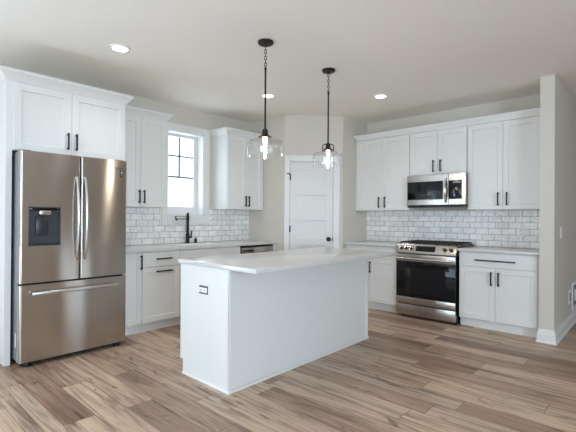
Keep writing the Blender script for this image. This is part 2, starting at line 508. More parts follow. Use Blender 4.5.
plain_window('added_window_3', 3.0, .5, 2.25, (XR, -.6, 0), -PI/2, 3)  # unseen window added to go with the fill light on the right
plain_window('window_2', 4.2, .45, 2.35, (-1.2, YF, 0), PI, 3)

# ---- pantry door on the diagonal (local x along the wall, -y into the room)
dr = bpy.data.objects.new('door_1', None); COL.objects.link(dr); dr.location = (*diag(0), 0); dr.rotation_euler = (0, 0, PI/4); struct(dr)
mb = MB()
w0, w1 = DS0+.003, DS1-.003
mb.box(w0, w1, .014, .045, .012, DZ-.003)
st, rl = .098, .098
n = 5; ph = .268
rows = [(1.951-.36*k-ph, 1.951-.36*k) for k in range(n)][::-1]
mb.box(w0, w0+st, .0, .014, .012, DZ-.003); mb.box(w1-st, w1, .0, .014, .012, DZ-.003)
zz = .012
for a, b in rows:
    mb.box(w0+st, w1-st, .0, .014, zz, a)
    mb.rects([(w0+st, w1-st, a, b, .014), (w0+st, w1-st, a, b, .0135), (w0+st+.002, w1-st-.002, a+.002, b-.002, .0138)])
    zz = b
mb.box(w0+st, w1-st, .0, .014, zz, DZ-.003)
mb.build('door_leaf', DOORP, dr)
mb = MB()
for a, b, z0, z1 in ((DS0-.02, DS0, 0, DZ+.02), (DS1, DS1+.02, 0, DZ+.02), (DS0, DS1, DZ, DZ+.02)):
    mb.box(a, b, 0, .12, z0, z1)
mb.build('door_jamb', TRIM, dr)
mb = MB()
for a, b, z0, z1 in ((.002, DS0-.006, 0, DZ+.09), (DS1+.006, DG-.045, 0, DZ+.09), (DS0-.006, DS1+.006, DZ+.006, DZ+.09)):
    mb.box(a, b, -.018, 0, z0, z1, .003, 1)
mb.build('casing', TRIM, dr)
kx = DS1-.06
mb = MB(); mb.lathe([(0, 0), (.033, 0), (.033, .006), (.014, .010), (.012, .035), (.022, .040), (.029, .052), (.026, .064), (0, .068)], (kx, .004, .955), 24, axis='y')
mb.build('door_knob', BLACK, dr)
mb = MB(); mb.box(DS1-.004, DS1+.004, -.002, .01, .925, .985); mb.build('strike_plate', BLACK, dr)
for hz in (1.845, 1.10, .25):
    mb = MB(); mb.cyl((DS0, -.008, hz-.045), (DS0, -.008, hz+.045), .0075, 10); mb.box(DS0-.012, DS0+.014, -.003, .005, hz-.045, hz+.045)
    if hz > 1.8: mb.box(DS0-.045, DS0+.005, -.026, -.02, hz+.035, hz+.05)
    mb.build('hinge', BLACK, dr)

# ------------------------------------------------------------------ cabinet helpers (local x width, front at y=0 facing -y)
def shaker(x0, x1, z0, z1, rail=.057, t=.02):
    r = min(rail, (x1-x0)*.3, (z1-z0)*.3)
    mb = MB()
    mb.rects([(x0, x1, z0, z1, 0.0), (x0, x1, z0, z1, -t+.002), (x0+.002, x1-.002, z0+.002, z1-.002, -t),
              (x0+r, x1-r, z0+r, z1-r, -t), (x0+r+.004, x1-r-.004, z0+r+.004, z1-r-.004, -t+.012)])
    return mb
def slab_front(x0, x1, z0, z1, t=.02):
    mb = MB()
    mb.rects([(x0, x1, z0, z1, 0.0), (x0, x1, z0, z1, -t+.002), (x0+.002, x1-.002, z0+.002, z1-.002, -t)])
    return mb
def pull(parent, x, z, ln, vertical=True, y=-.02):
    mb = MB(); o = .030
    if vertical:
        mb.box(x-.0068, x+.0068, y-o-.007, y-o+.006, z-ln/2, z+ln/2, .002, 2)
        for s in (-1, 1):
            mb.box(x-.0065, x+.0065, y-o, y, z+s*(ln/2-.014)-.006, z+s*(ln/2-.014)+.006)
    else:
        mb.box(x-ln/2, x+ln/2, y-o-.007, y-o+.006, z-.007, z+.007, .002, 2)
        for s in (-1, 1):
            mb.box(x+s*(ln/2-.02)-.006, x+s*(ln/2-.02)+.006, y-o, y, z-.0065, z+.0065)
    return mb.build('handle', BLACK, parent)
CROWN = [(0, 0), (.008, 0), (.012, .012), (.024, .030), (.042, .050), (.052, .062), (.058, .066), (.058, .085), (0, .085)]
CZ = 2.405
G = .0015
def carcass(root, w, d, z0, z1):
    MB().box(0, w, 0, d, z0, z1).build('carcass', CAB, root)
def base_carcass(root, w, d=.60, toe=.072, top=.884):
    mb = MB(); mb.box(0, w, 0, d, .10, top); mb.box(0, w, .042, d, 0, .10)
    mb.build('carcass', CAB, root)

# ------------------------------------------------------------------ range wall cabinets
YU = 5.17           # carcass front of the wall cabinets; doors stand 2 cm proud
def upper(name, label, x0, x1, z0, splits, hz, yfront=YU, d=None, fill=None):
    r = thing(name, label, 'cabinet', (x0, yfront, 0))
    w = x1-x0
    carcass(r, w, Y0-yfront-.001 if d is None else d, z0, CZ)
    ed = [0.004]+[s-x0 for s in splits]+[w-.004]
    for i in range(len(ed)-1):
        dd = shaker(ed[i]+G, ed[i+1]-G, z0+.004, CZ-.012).build('door', CAB, r)
        hx = ed[i+1]-.047 if i == 0 else ed[i]+.047
        pull(dd, hx, hz, .155)
    return r
a = upper('wall_cabinet', 'white two-door wall cabinet beside the pantry, left of the microwave', -3.335, -2.497, 1.372, [-2.906], 1.487)
MB().box(-.033, 0, .005, .03, 1.372, CZ).build('filler_strip', CAB, a)
upper('wall_cabinet', 'short white two-door wall cabinet directly above the microwave', -2.495, -1.747, 1.832, [-2.117], 1.94)
a = upper('wall_cabinet', 'white two-door wall cabinet right of the microwave, against the grey wall end', -1.745, -.955, 1.372, [-1.345], 1.495)
MB().box(.79, .838, .005, .03, 1.372, CZ).build('filler_strip', CAB, a)
mb = MB(); mb.sweep([(-3.337, Y0-.002), (-3.337, YU-.021), (-.917, YU-.021)], [(o*.55, dz*.9) for o, dz in CROWN], CZ); mb.box(-3.337, -.917, YU-.021, YU+.02, CZ, CZ+.076)
tag(mb.build('crown_moulding', CAB), 'long white crown moulding along the tops of the wall cabinets over the range', 'moulding')

YBF = 4.935         # base carcass front
def base_range(label, x0, x1, split, drawer_pull, pullx, handles, fillers):
    r = thing('base_cabinet', label, 'cabinet', (x0, YBF, 0)); w = x1-x0
    base_carcass(r, w, Y0-YBF-.001)
    d = slab_front(.004, w-.004, .712, .872).build('drawer', CAB, r)
    pull(d, pullx-x0, .79, drawer_pull, False)
    e = [.004, split-x0, w-.004]
    for i in range(2):
        dd = shaker(e[i]+G, e[i+1]-G, .108, .706).build('door', CAB, r)
        pull(dd, handles[i]-x0, .588, .155)
    for fx0, fx1 in fillers:
        MB().box(fx0-x0, fx1-x0, .003, .03, 0, .884).build('filler_strip', CAB, r)
    return r
base_range('white base cabinet with one wide drawer and two doors, right of the range', -1.755, -.945, -1.358, .42, -1.36, (-1.396, -1.32), [(-.945, -.916)])
base_range('white base cabinet behind the island, between the pantry and the range', -3.34, -2.552, -2.985, .30, -2.945, (-3.025, -2.947), [(-3.369, -3.34)])
tag(MB().box(-1.764, -.916, 4.873, Y0-.001, .885, .914, .003).build('countertop', QUARTZ), 'white quartz countertop right of the range', 'countertop')
tag(MB().box(-3.369, -2.548, 4.873, Y0-.001, .885, .914, .003).build('countertop', QUARTZ), 'short white quartz countertop between the pantry and the range', 'countertop')

def tile_panel(label, w, z0, z1, loc, rz, holes=()):
    r = MB()
    r.box(0, w, -.009, 0, 0, z1-z0)
    o = r.build('tile_backsplash', TILE); o.location = (loc[0], loc[1], z0); o.rotation_euler = (0, 0, rz)
    return tag(o, label, 'backsplash')
tile_panel('marble-look subway tile backsplash behind the range and below the microwave', 2.452, .9145, 1.3715, (-3.369, Y0-.0005, 0), 0)

# ---- outlet on the range backsplash
def outlet(name, label, loc, rz, cat='outlet', plate=(.076, .118), dark=False):
    r = thing(name, label, cat, loc, rz)
    pw, ph = plate
    MB().box(-pw/2, pw/2, -.006, 0, -ph/2, ph/2, .002).build('cover_plate', WPLAST, r)
    for s in (-1, 1):
        mb = MB(); z = s*.022
        mb.box(-.016, .016, -.008, -.005, z-.014, z+.014, .003)
        f = mb.build('receptacle', WPLAST, r)
        mb = MB()
        for q in (-.006, .006): mb.box(q-.0012, q+.0012, -.0086, -.0078, z-.002, z+.008)
        mb.cyl((0, -.0086, z-.007), (0, -.0078, z-.007), .0025, 8)
        mb.build('slot', BLACKP, f)
    return r
outlet('wall_outlet', 'white duplex outlet on the subway tile right of the range', (-1.232, Y0-.0098, 1.105), 0)

# ------------------------------------------------------------------ microwave
MX0, MX1, MZ0, MZ1 = -2.496, -1.732, 1.405, 1.825
mw = thing('microwave_oven', 'stainless over-the-range microwave oven with black window', 'microwave', (MX0, 5.10, 0))
w = MX1-MX0
MB().box(.004, w-.004, .012, Y0-5.10-.012, MZ0+.012, MZ1-.003, .004).build('body', ENAMEL, mw)
dw = .552
mb = MB()      # door frame as a ring round the window, slightly bowed at the top
fx = (0, dw, MZ0+.028, MZ1)
mb.rects([(0, dw, MZ0+.028, MZ1, .012), (0, dw, MZ0+.028, MZ1, -.022), (.004, dw-.002, MZ0+.032, MZ1-.004, -.028),
          (.010, dw-.066, MZ0+.098, MZ1-.085, -.028), (.010, dw-.066, MZ0+.098, MZ1-.085, -.0262)])
md = mb.build('door', STEELR, mw)
mb = MB(); mb.box(.011, dw-.067, -.0275, -.0262, MZ0+.099, MZ1-.086); mb.build('window', BGLASS, md)
mb = MB()
pts = [(dw-.032, -.028-.042*math.sin(PI*t), MZ0+.058+(MZ1-MZ0-.105)*t) for t in [i/14 for i in range(15)]]
mb.tube(pts, .011, 12, flat=1.3); mb.build('handle', HANDLE, md)
mb = MB()
mb.rects([(dw+.002, w, MZ0+.028, MZ1, .012), (dw+.002, w, MZ0+.028, MZ1, -.022), (dw+.005, w-.004, MZ0+.032, MZ1-.004, -.028)])
cp = mb.build('control_frame', STEELR, mw)
mb = MB(); mb.box(dw+.006, w-.048, -.0292, -.0275, MZ0+.10, MZ1-.088, .001); pn = mb.build('control_panel', BGLASS, cp)
mb = MB(); mb.box(dw+.05, w-.065, -.0297, -.029, MZ1-.122, MZ1-.104); mb.build('display', mat('dim_display', rgb(92, 100, 106), .2), pn)
mb = MB()
for i in range(4):
    for j in range(3):
        mb.box(dw+.032+j*.032, dw+.046+j*.032, -.0296, -.029, MZ0+.125+i*.024, MZ0+.133+i*.024)
mb.build('keypad', mat('faint_key_legend', rgb(58, 60, 64), .4), pn)
mb = MB(); mb.box(.0, w, -.012, .05, MZ0, MZ0+.024, .003); mb.build('vent_grille', BLACKP, mw)
mb = MB(); mb.box(.10, .26, .12, .2, MZ0+.006, MZ0+.014); mb.build('cooktop_lamp', WPLAST, mw)

# ------------------------------------------------------------------ range
RX0, RX1 = -2.538, -1.772
rg = thing('gas_range', 'stainless slide-in gas range with black oven door and iron grates', 'range', (RX0, 4.862, 0))
w = RX1-RX0; D = Y0-4.862-.012
MB().box(.004, w-.004, .05, D, .035, .912, .003).build('body', ENAMEL, rg)
mb = MB()
for x in (.05, w-.05):
    for y in (.08, D-.06):
        mb = MB(); mb.cyl((x, y, 0), (x, y, .04), .018, 12); mb.build('foot', BLACKP, rg)
MB().box(w-.03, w-.002, .03, .07, .0, .09, .004).build('anti_tip_guard', BLACKP, rg)
# storage drawer, oven door with steel strips and glass
MB().box(.003, w-.003, 0, .05, .03, .168, .006).build('storage_drawer', STEELR, rg)
mb = MB(); mb.box(.003, w-.003, .003, .05, .178, .806, .004); dd = mb.build('oven_door', ENAMEL, rg)
mb = MB(); mb.box(.003, w-.003, -.003, .02, .178, .262, .003); s_ = mb.build('lower_strip', STEELR, dd)
mb = MB(); mb.box(.003, w-.003, -.003, .02, .716, .806, .003); mb.build('upper_strip', STEELR, dd)
mb = MB(); mb.box(.006, w-.006, -.002, .01, .264, .714, .001); gl = mb.build('door_glass', BGLASS, dd)
mb = MB(); mb.box(.12, w-.12, -.0028, -.0015, .32, .64); mb.build('window_tint', mat('tinted_oven_window', rgb(17, 17, 22), .06), gl)
mb = MB()
mb.tube([(.03, -.048, .752), (w-.03, -.048, .752)], .0135, 14)
for x in (.045, w-.045): mb.tube([(x, .0, .757), (x, -.048, .752)], .011, 10)
mb.build('handle', HANDLE, dd)
# angled control panel
mb = MB()
mb.xprism([(.0, .812), (-.004, .820), (-.004, .832), (.045, .932), (.052, .936), (.12, .936), (.12, .812)], 0, w)
cpn = mb.build('control_panel', STEELR, rg)
nrm = Vector((0, -.100, .049)).normalized()
def on_panel(x, t, lift=0.0):
    return Vector((x, -.004+.049*t, .832+.100*t))+nrm*lift
A, B = on_panel(.27, .12, .001), on_panel(.505, .85, .001)
mb = MB()
b = bmesh.new()
q = [on_panel(x, t, l) for l in (-.002, .0015) for x, t in ((.262, .16), (.512, .16), (.512, .82), (.262, .82))]
vs = [b.verts.new(p) for p in q]
for f in ((0, 1, 2, 3), (4, 5, 6, 7), (0, 1, 5, 4), (1, 2, 6, 5), (2, 3, 7, 6), (3, 0, 4, 7)): b.faces.new([vs[i] for i in f])
bmesh.ops.recalc_face_normals(b, faces=b.faces); mb._merge(b)
mb.build('display', BGLASS, cpn)
for kx in (.062, .130, .198, w-.135, w-.060):
    c = on_panel(kx, .47)
    mb = MB(); mb.tube([c+nrm*.005, c+nrm*.03, c+nrm*.034], .021, 20, radii=[.0215, .020, .017])
    up_ = Vector((0, .46, .887)).normalized()
    k = mb.build('knob', BLACKP, cpn)
    mb = MB(); mb.tube([c+nrm*.0005, c+nrm*.007], .027, 20); mb.build('knob_ring', NICKEL, k)
    mb = MB(); mb.tube([c+nrm*.0345-up_*.014, c+nrm*.0345+up_*.014], .005, 6); mb.build('knob_grip', NICKEL, k)
# cooktop, burners, grates
mb = MB(); mb.box(-.004, w+.004, .055, D, .915, .930, .004); ct = mb.build('cooktop', ENAMEL, rg)
for bx, by, br_ in ((.15, .19, .045), (.15, .45, .038), (w/2, .32, .05), (w-.15, .19, .05), (w-.15, .45, .036)):
    mb = MB(); mb.lathe([(br_+.012, .930), (br_+.010, .933), (br_, .934), (br_, .940), (br_-.006, .942), (0, .942)], (bx, by, 0), 24)
    mb.build('burner', IRON, ct)
gw = (w-.03)/3
for i in range(3):
    gx0, gx1 = .015+i*gw+.002, .015+(i+1)*gw-.002
    gy0, gy1 = .085, D-.03; zt = .961
    mb = MB(); q = .0065
    for (x0, x1, y0, y1) in ((gx0, gx1, gy0, gy0+2*q), (gx0, gx1, gy1-2*q, gy1), (gx0, gx0+2*q, gy0, gy1), (gx1-2*q, gx1, gy0, gy1),
                             (gx0, gx1, (gy0+gy1)/2-q, (gy0+gy1)/2+q)):
        mb.box(x0, x1, y0, y1, zt-.016, zt, .003, 1)
    cx = (gx0+gx1)/2
    for yy in ((gy0*3+gy1)/4, (gy0+gy1*3)/4):
        mb.box(gx0, cx-.03, yy-q, yy+q, zt-.014, zt, .003, 1); mb.box(cx+.03, gx1, yy-q, yy+q, zt-.014, zt, .003, 1)
        mb.box(cx-q, cx+q, yy-.11, yy-.028, zt-.014, zt, .003, 1); mb.box(cx-q, cx+q, yy+.028, yy+.11, zt-.014, zt, .003, 1)
    for x in (gx0+q, gx1-q):
        for y in (gy0+q, gy1-q): mb.box(x-q, x+q, y-q, y+q, .929, zt-.01)
    mb.build('grate', IRON, ct)

# ------------------------------------------------------------------ left run: fridge, cabinets, sink
RL = PI/2            # local x -> world +Y, local -y -> world +X
# tall cabinet around the refrigerator
FX = -4.04
fc = thing('refrigerator_cabinet', 'tall white cabinet surround with two doors above the refrigerator', 'cabinet', (FX, .905, 0), RL)
W_ = 1.030; DF = FX-X0-.001
MB().box(0, .045, 0, DF, 0, CZ).build('end_panel', CAB, fc)
MB().box(W_-.034, W_, 0, DF, 0, CZ).build('end_panel', CAB, fc)
MB().box(.0455, W_-.0345, .001, DF, 1.818, CZ).build('carcass', CAB, fc)
e = [.048, .510, W_-.012]
for i in range(2):
    dd = shaker(e[i]+G, e[i+1]-G, 1.824, CZ-.012).build('door', CAB, fc)
    pull(dd, e[1]+(-.036 if i == 0 else .036), 1.945, .155)
mb = MB(); mb.sweep([(0, DF), (0, 0), (W_, 0), (W_, DF)], CROWN, CZ); mb.box(0, W_, 0, .02, CZ, CZ+.085); mb.build('crown', CAB, fc)

# refrigerator: front of the doors at X=-3.87
FFX = -3.862
fr = thing('refrigerator', 'stainless french-door refrigerator with bottom freezer drawer and dispenser', 'refrigerator', (FFX, .970, 0), RL)
FW = .902
MB().box(.002, FW-.002, .085, .80, .045, 1.80, .006).build('body', GREYM, fr)
mb = MB(); mb.box(.004, FW-.004, .08, .09, .03, 1.79); mb.build('door_gasket', DARKGAP, fr)
mb = MB(); mb.box(.02, FW-.02, .06, .20, .018, .046); mb.build('toe_grille', BLACKP, fr)
def fridge_front(mb, x0, x1, z0, z1, full, n=28, t=.075, r=.014):
    fx0, fx1 = full
    def yf(x):
        u = (x-fx0)/(fx1-fx0)*2-1
        y = .004*u*u
        e_ = min(x-fx0, fx1-x)
        if e_ < r: y += r-math.sqrt(max(0, r*r-(r-e_)**2))
        return y
    xs = sorted(set([x0+(x1-x0)*i/n for i in range(n+1)]+[x for x in [fx0+r*k/6 for k in range(7)]+[fx1-r*k/6 for k in range(7)] if x0 < x < x1]))
    pts = [(x, yf(x)) for x in xs]+[(x1, t), (x0, t)]
    mb.prism(pts, z0, z1)
    return yf
mid = FW*.522
z_d0, z_d1 = .700, 1.803
# left door with the dispenser niche
NX0, NX1, NZ0, NZ1 = .058, .305, 1.008, 1.338
mb = MB(); fl = (0, mid-.003)
yfl = fridge_front(mb, 0, mid-.003, z_d0, NZ0, fl)
fridge_front(mb, 0, mid-.003, NZ1, z_d1, fl)
fridge_front(mb, 0, NX0, NZ0, NZ1, fl); fridge_front(mb, NX1, mid-.003, NZ0, NZ1, fl)
bmesh.ops.remove_doubles(mb.bm, verts=mb.bm.verts, dist=1e-5)
ld = mb.build('door', STEEL, fr)
mb = MB()      # recessed black bay
mb.box(NX0, NX1, .068, .072, NZ0, NZ1); mb.box(NX0, NX0+.006, .0, .07, NZ0, NZ1); mb.box(NX1-.006, NX1, .0, .07, NZ0, NZ1)
mb.box(NX0, NX1, .0, .07, NZ0, NZ0+.006); mb.box(NX0, NX1, .0, .07, NZ1-.006, NZ1)
ds = mb.build('dispenser', CHARC, ld)
mb = MB(); mb.box(NX0+.006, NX1-.006, .004, .05, NZ1-.03, NZ1-.006, .003); mb.build('control_strip', BGLASS, ds)
mb = MB(); mb.box(NX0+.085, NX0+.175, .008, .062, NZ1-.068, NZ1-.028, .006); mb.build('spout', NICKEL, ds)
mb = MB(); mb.box(NX0+.068, NX0+.168, .045, .06, NZ0+.085, NZ1-.085, .006); mb.build('paddle', mat('dark_grey_paddle', rgb(44, 46, 50), .3), ds)
mb = MB(); mb.box(NX0+.01, NX1-.01, .006, .066, NZ0+.006, NZ0+.016, .003); mb.build('drip_tray', BLACKP, ds)
# right door
mb = MB(); yfr = fridge_front(mb, mid+.003, FW, z_d0, z_d1, (mid+.003, FW)); rd = mb.build('door', STEEL, fr)
# freezer drawer
mb = MB(); yfz = fridge_front(mb, 0, FW, .045, .684, (0, FW)); fz = mb.build('freezer_drawer', STEEL, fr)
def bow_handle(parent, x, z0, z1):
    mb = MB(); n = 18
    pts = [(x, .002-.058*(math.sin(PI*i/n)**.6), z0+(z1-z0)*i/n) for i in range(n+1)]
    mb.tube(pts, .0115, 12); mb.build('handle', HANDLE, parent)
bow_handle(ld, mid-.036, .872, 1.612)
bow_handle(rd, mid+.036, .872, 1.612)
mb = MB()
xa, xb = .080, .806; zh = .612
mb.box(xa, xb, -.052, -.036, zh-.015, zh+.015, .006, 3)
for x in (xa+.03, xb-.03): mb.box(x-.014, x+.014, -.04, .004, zh-.010, zh+.010, .003)
mb.build('handle', HANDLE, fz)
# hinge covers, feet, stickers
for x in (.055, FW-.055):
    MB().box(x-.05, x+.03, .03, .17, 1.803, 1.812, .004).build('hinge_cover', CHARC, fr)
for x in (.07, FW-.07):
    mb = MB(); mb.cyl((x, .06, .0), (x, .06, .045), .026, 16); mb.cyl((x, .06, 0), (x, .06, .014), .034, 16)
    mb.build('foot', BLACKP, fr)
MB().box(.0005, .0025, .10, .125, .16, .28).build('side_sticker', STICK, fr)
MB().box(FW-.075, FW-.040, .0005, .0022, 1.665, 1.703, .0005).build('energy_sticker', mat('black_sticker', rgb(24, 23, 22), .4), rd)
MB().box(FW-.062, FW-.052, -.0002, .0012, 1.674, 1.694).build('sticker_mark', STICK, rd)
MB().box(FW-.072, FW-.050, .0005, .0022, 1.640, 1.654).build('small_sticker', mat('black_small_sticker', rgb(34, 32, 31), .4), rd)
tx = bpy.data.curves.new('badge', 'FONT'); tx.body = 'SAMSUNG'; tx.size = .016; tx.extrude = .0006; tx.align_x = 'CENTER'
to = bpy.data.objects.new('badge', tx); COL.objects.link(to); to.parent = rd
to.location = (FW-.088, .0008, 1.716); to.rotation_euler = (PI/2, 0, 0); tx.materials.append(BLACKP)
mbt = bpy.context.evaluated_depsgraph_get()
me = bpy.data.meshes.new_from_object(to.evaluated_get(mbt)); mo = bpy.data.objects.new('badge', me); COL.objects.link(mo)
mo.parent = rd; mo.location = to.location; mo.rotation_euler = to.rotation_euler
bpy.data.objects.remove(to); mo.name = 'badge'

# wall cabinets on the window wall
UX = -4.39
def upper_left(label, y0, y1, split, hs, crown):
    r = thing('wall_cabinet', label, 'cabinet', (UX, y0, 0), RL); w = y1-y0; d = UX-X0-.001
    carcass(r, w, d, 1.372, CZ)
    e = [.004, split-y0, w-.004]
    for i in range(2):
        dd = shaker(e[i]+G, e[i+1]-G, 1.376, CZ-.012).build('door', CAB, r)
        pull(dd, hs[i]-y0, 1.49, .15)
    mb = MB(); mb.sweep([(x-y0, (0 if f else d)) for x, f in crown], CROWN, CZ)
    mb.box(0, w, 0, .02, CZ, CZ+.085); mb.build('crown', CAB, r)
    return r
upper_left('white two-door wall cabinet between the refrigerator and the window', 1.985, 2.605, 2.279, (2.255, 2.313), [(1.985, 1), (2.605, 1), (2.605, 0)])
a = upper_left('white two-door wall cabinet right of the window, above the dishwasher', 3.535, 4.205, 3.888, (3.858, 3.918), [(3.535, 0), (3.535, 1), (4.243, 1)])
MB().box(.67, .708, .005, .03, 1.372, CZ).build('filler_strip', CAB, a)

# base cabinets on the window wall
BX = -4.12
def base_left(label, y0, y1, cat='cabinet'):
    r = thing('base_cabinet', label, cat, (BX, y0, 0), RL)
    base_carcass(r, y1-y0, BX-X0-.001)
    return r
r = base_left('narrow white full-height base cabinet beside the refrigerator', 1.937, 2.163); w = .226
dd = shaker(.003, w-.0015, .108, .872).build('door', CAB, r); pull(dd, w-.02, .77, .155)
r = base_left('white base cabinet with a drawer over a pull-out, left of the sink', 2.165, 2.625); w = .46
dd = slab_front(.0015, w-.0015, .712, .872).build('drawer', CAB, r); pull(dd, w/2+.02, .796, .20, False)
dd = shaker(.0015, w-.0015, .108, .706).build('door', CAB, r); pull(dd, w/2+.02, .66, .20, False)
r = base_left('white sink base cabinet below the window and black faucet', 2.627, 3.545); w = .918
slab_front(.0015, w-.0015, .712, .872).build('false_front', CAB, r)
for i in range(2):
    dd = shaker(.0015+i*w/2, (i+1)*w/2-.0015, .108, .706).build('door', CAB, r); pull(dd, w/2+(-.04 if i == 0 else .04), .60, .155)
# carve room for the sink by keeping the carcass low: replace its mesh
for ch in r.children:
    if ch.name.startswith('carcass'):
        mb = MB(); mb.box(0, w, 0, BX-X0-.001, .10, .66); mb.box(0, w, .042, BX-X0-.001, 0, .10); mb.box(0, w, 0, .02, .66, .884)
        mb.box(0, .018, .02, BX-X0-.001, .66, .884); mb.box(w-.018, w, .02, BX-X0-.001, .66, .884)
        me = bpy.data.meshes.new('carcass'); mb.bm.to_mesh(me); mb.bm.free(); me.materials.append(CAB); ch.data = me
# dishwasher
r = thing('dishwasher', 'stainless dishwasher with dark top edge, built in beside the pantry', 'dishwasher', (BX, 3.552, 0), RL); w = .610
MB().box(.004, w-.004, .01, .57, .10, .868).build('body', CHARC, r)
MB().box(.004, w-.004, .05, .55, 0, .10).build('toe_kick', BLACKP, r)
mb = MB(); mb.box(.003, w-.003, -.022, .01, .115, .782, .004); mb.build('door', STEEL, r)
mb = MB(); mb.box(.012, w-.003, -.022, .01, .786, .852, .003); d_ = mb.build('control_strip', STEEL, r)
MB().box(.002, .011, -.021, .01, .786, .876).build('gap_shade_strip', BLACKP, r)  # black strip painting in the shade of the gap at the left
mb = MB(); mb.box(.003, w-.003, -.021, .01, .854, .879, .002); mb.build('top_edge', BLACKP, r)
mb = MB(); mb.box(.03, .23, -.0235, -.0215, .800, .822, .001); mb.build('handle_pocket', DARKGAP, d_)
MB().box(w+.003, .690, -.018, .03, 0, .884).build('filler_strip', CAB, r)

# countertop with the sink opening
SX0, SX1, SY0, SY1 = -4.56, -4.20, 2.74, 3.40
mb = MB(); z0, z1 = .885, .914; CX = -4.075
ys, ye = 1.938, 4.244
mb.box(X0+.001, SX0, ys, ye, z0, z1); mb.box(SX1, CX, ys, ye, z0, z1)
mb.box(SX0, SX1, ys, SY0, z0, z1); mb.box(SX0, SX1, SY1, ye, z0, z1)
bmesh.ops.remove_doubles(mb.bm, verts=mb.bm.verts, dist=1e-5)
tag(mb.build('countertop', QUARTZ), 'long white quartz countertop below the window with the sink cutout', 'countertop')
mb = MB(); t = .004; g = .003
mb.box(SX0+g, SX1-g, SY0+g, SY1-g, .69, .694)
for a in ((SX0+g, SX0+g+t, SY0+g, SY1-g), (SX1-g-t, SX1-g, SY0+g, SY1-g), (SX0+g, SX1-g, SY0+g, SY0+g+t), (SX0+g, SX1-g, SY1-g-t, SY1-g)):
    mb.box(*a, .694, .908)
mb.cyl((-4.38, 3.07, .693), (-4.38, 3.07, .697), .045, 20)
tag(mb.build('kitchen_sink', WPLAST), 'undermount sink bowl set in the countertop below the window', 'sink')
# faucet: gooseneck turned towards the room
fa = thing('kitchen_faucet', 'tall matte black faucet on the countertop below the window', 'faucet', (-4.635, 3.085, .914), 0)
mb = MB(); mb.lathe([(.029, 0), (.029, .006), (.025, .010), (.024, .120), (.0175, .135), (.0165, .300), (.020, .305), (.020, .350), (.015, .385), (.008, .408), (0, .412)], (0, 0, 0), 24)
mb.build('body', BLACK, fa)
GLB = mat('glossy_black_spout', rgb(24, 24, 26), .12, .5)
mb = MB(); mb.box(-.012, .012, -.185, -.014, .316, .326, .003, 2); mb.box(-.012, .012, -.185, -.014, .352, .358, .002, 2); mb.box(-.012, .012, -.187, -.180, .318, .356, .002, 2); sp = mb.build('spout', GLB, fa)
mb = MB(); mb.lathe([(.010, .300), (.012, .302), (.012, .320), (0, .320)], (0, -.172, 0), 16); mb.build('aerator', BLACK, sp)
mb = MB(); mb.tube([(0, .018, .075), (0, .058, .078)], .013, 10); mb.tube([(0, .052, .07), (.0, .064, .165)], .009, 10)
mb.build('handle', BLACK, fa)
so = thing('soap_dispenser', 'small black soap dispenser on the countertop right of the faucet', 'soap dispenser', (-4.625, 3.205, .914))
mb = MB(); mb.lathe([(.022, 0), (.022, .004), (.019, .007), (.019, .052), (.014, .056), (0, .056)], (0, 0, 0), 18); mb.build('body', BLACK, so)
mb = MB(); mb.tube([(0, 0, .05), (0, 0, .066), (.02, -.01, .068)], .006, 8); mb.build('spout', BLACK, so)

# backsplash on the window wall: left piece, right piece, piece below the window
CO, CI = WY0-.088-.002, WY1+.088+.002
zt, zw = 1.3715, WZ0-.126
r = MB()
u0 = 1.938
r.box(0, CO-u0, -.009, 0, 0, zt-.9145); r.box(CO-u0, CI-u0, -.009, 0, 0, zw-.9145); r.box(CI-u0, 4.243-u0, -.009, 0, 0, zt-.9145)
bmesh.ops.remove_doubles(r.bm, verts=r.bm.verts, dist=1e-5)
o = r.build('tile_backsplash', TILE); o.location = (X0+.0005, u0, .9145); o.rotation_euler = (0, 0, RL)
tag(o, 'marble-look subway tile backsplash around the window, behind the faucet', 'backsplash')

# ------------------------------------------------------------------ island
il = thing('kitchen_island', 'white kitchen island base with plain panels and an end outlet', 'island', (-2.565, 2.79, 0))
ox, oy = -2.565, 2.79
def ib(mb, x0, x1, y0, y1, z0, z1, bevel=0): mb.box(x0-ox, x1-ox, y0-oy, y1-oy, z0, z1, bevel, 1); return mb
IX0, IX1, IY0, IY1 = -2.882, -2.269, 1.856, 3.728
def end_panel(y0, y1):
    mb = MB()
    pts = [(IX0, .115), (IX0, .884), (IX1, .884), (IX1, 0), (IX0+.038, 0), (IX0+.038, .115)]
    b = bmesh.new()
    A = [b.verts.new((x-ox, y0-oy, z)) for x, z in pts]; B = [b.verts.new((x-ox, y1-oy, z)) for x, z in pts]
    n = len(A); b.faces.new(A); b.faces.new(list(reversed(B)))
    for i in range(n): b.faces.new((A[i], A[(i+1) % n], B[(i+1) % n], B[i]))
    bmesh.ops.recalc_face_normals(b, faces=b.faces); mb._merge(b)
    mb.build('end_panel', CAB, il)
end_panel(IY0, IY0+.02); end_panel(IY1-.02, IY1)
mb = MB(); ib(mb, IX0+.022, IX1-.012, IY0+.02, IY1-.02, .115, .884); ib(mb, IX0+.075, IX1-.012, IY0+.02, IY1-.02, 0, .115)
mb.build('carcass', CAB, il)
ib(MB(), IX1-.012, IX1-.007, IY0+.02, IY1-.02, 0, .884).build('back_panel', CAB, il)
ib(MB(), IX1-.006, IX1+.006, IY0, IY0+.028, 0, .884, .002).build('corner_trim', CAB, il)
ib(MB(), IX1-.006, IX1+.006, IY1-.03, IY1, 0, .884, .002).build('corner_trim', CAB, il)
def shoe(mb, path): mb.sweep([(x-ox, y-oy) for x, y in path], [(0, 0), (.009, 0), (.009, .008), (.005, .014), (0, .016)], 0)
mb = MB(); shoe(mb, [(IX0+.038, IY0), (IX1+.006, IY0), (IX1+.006, IY1), (IX0+.038, IY1)]); mb.build('shoe_moulding', CAB, il)
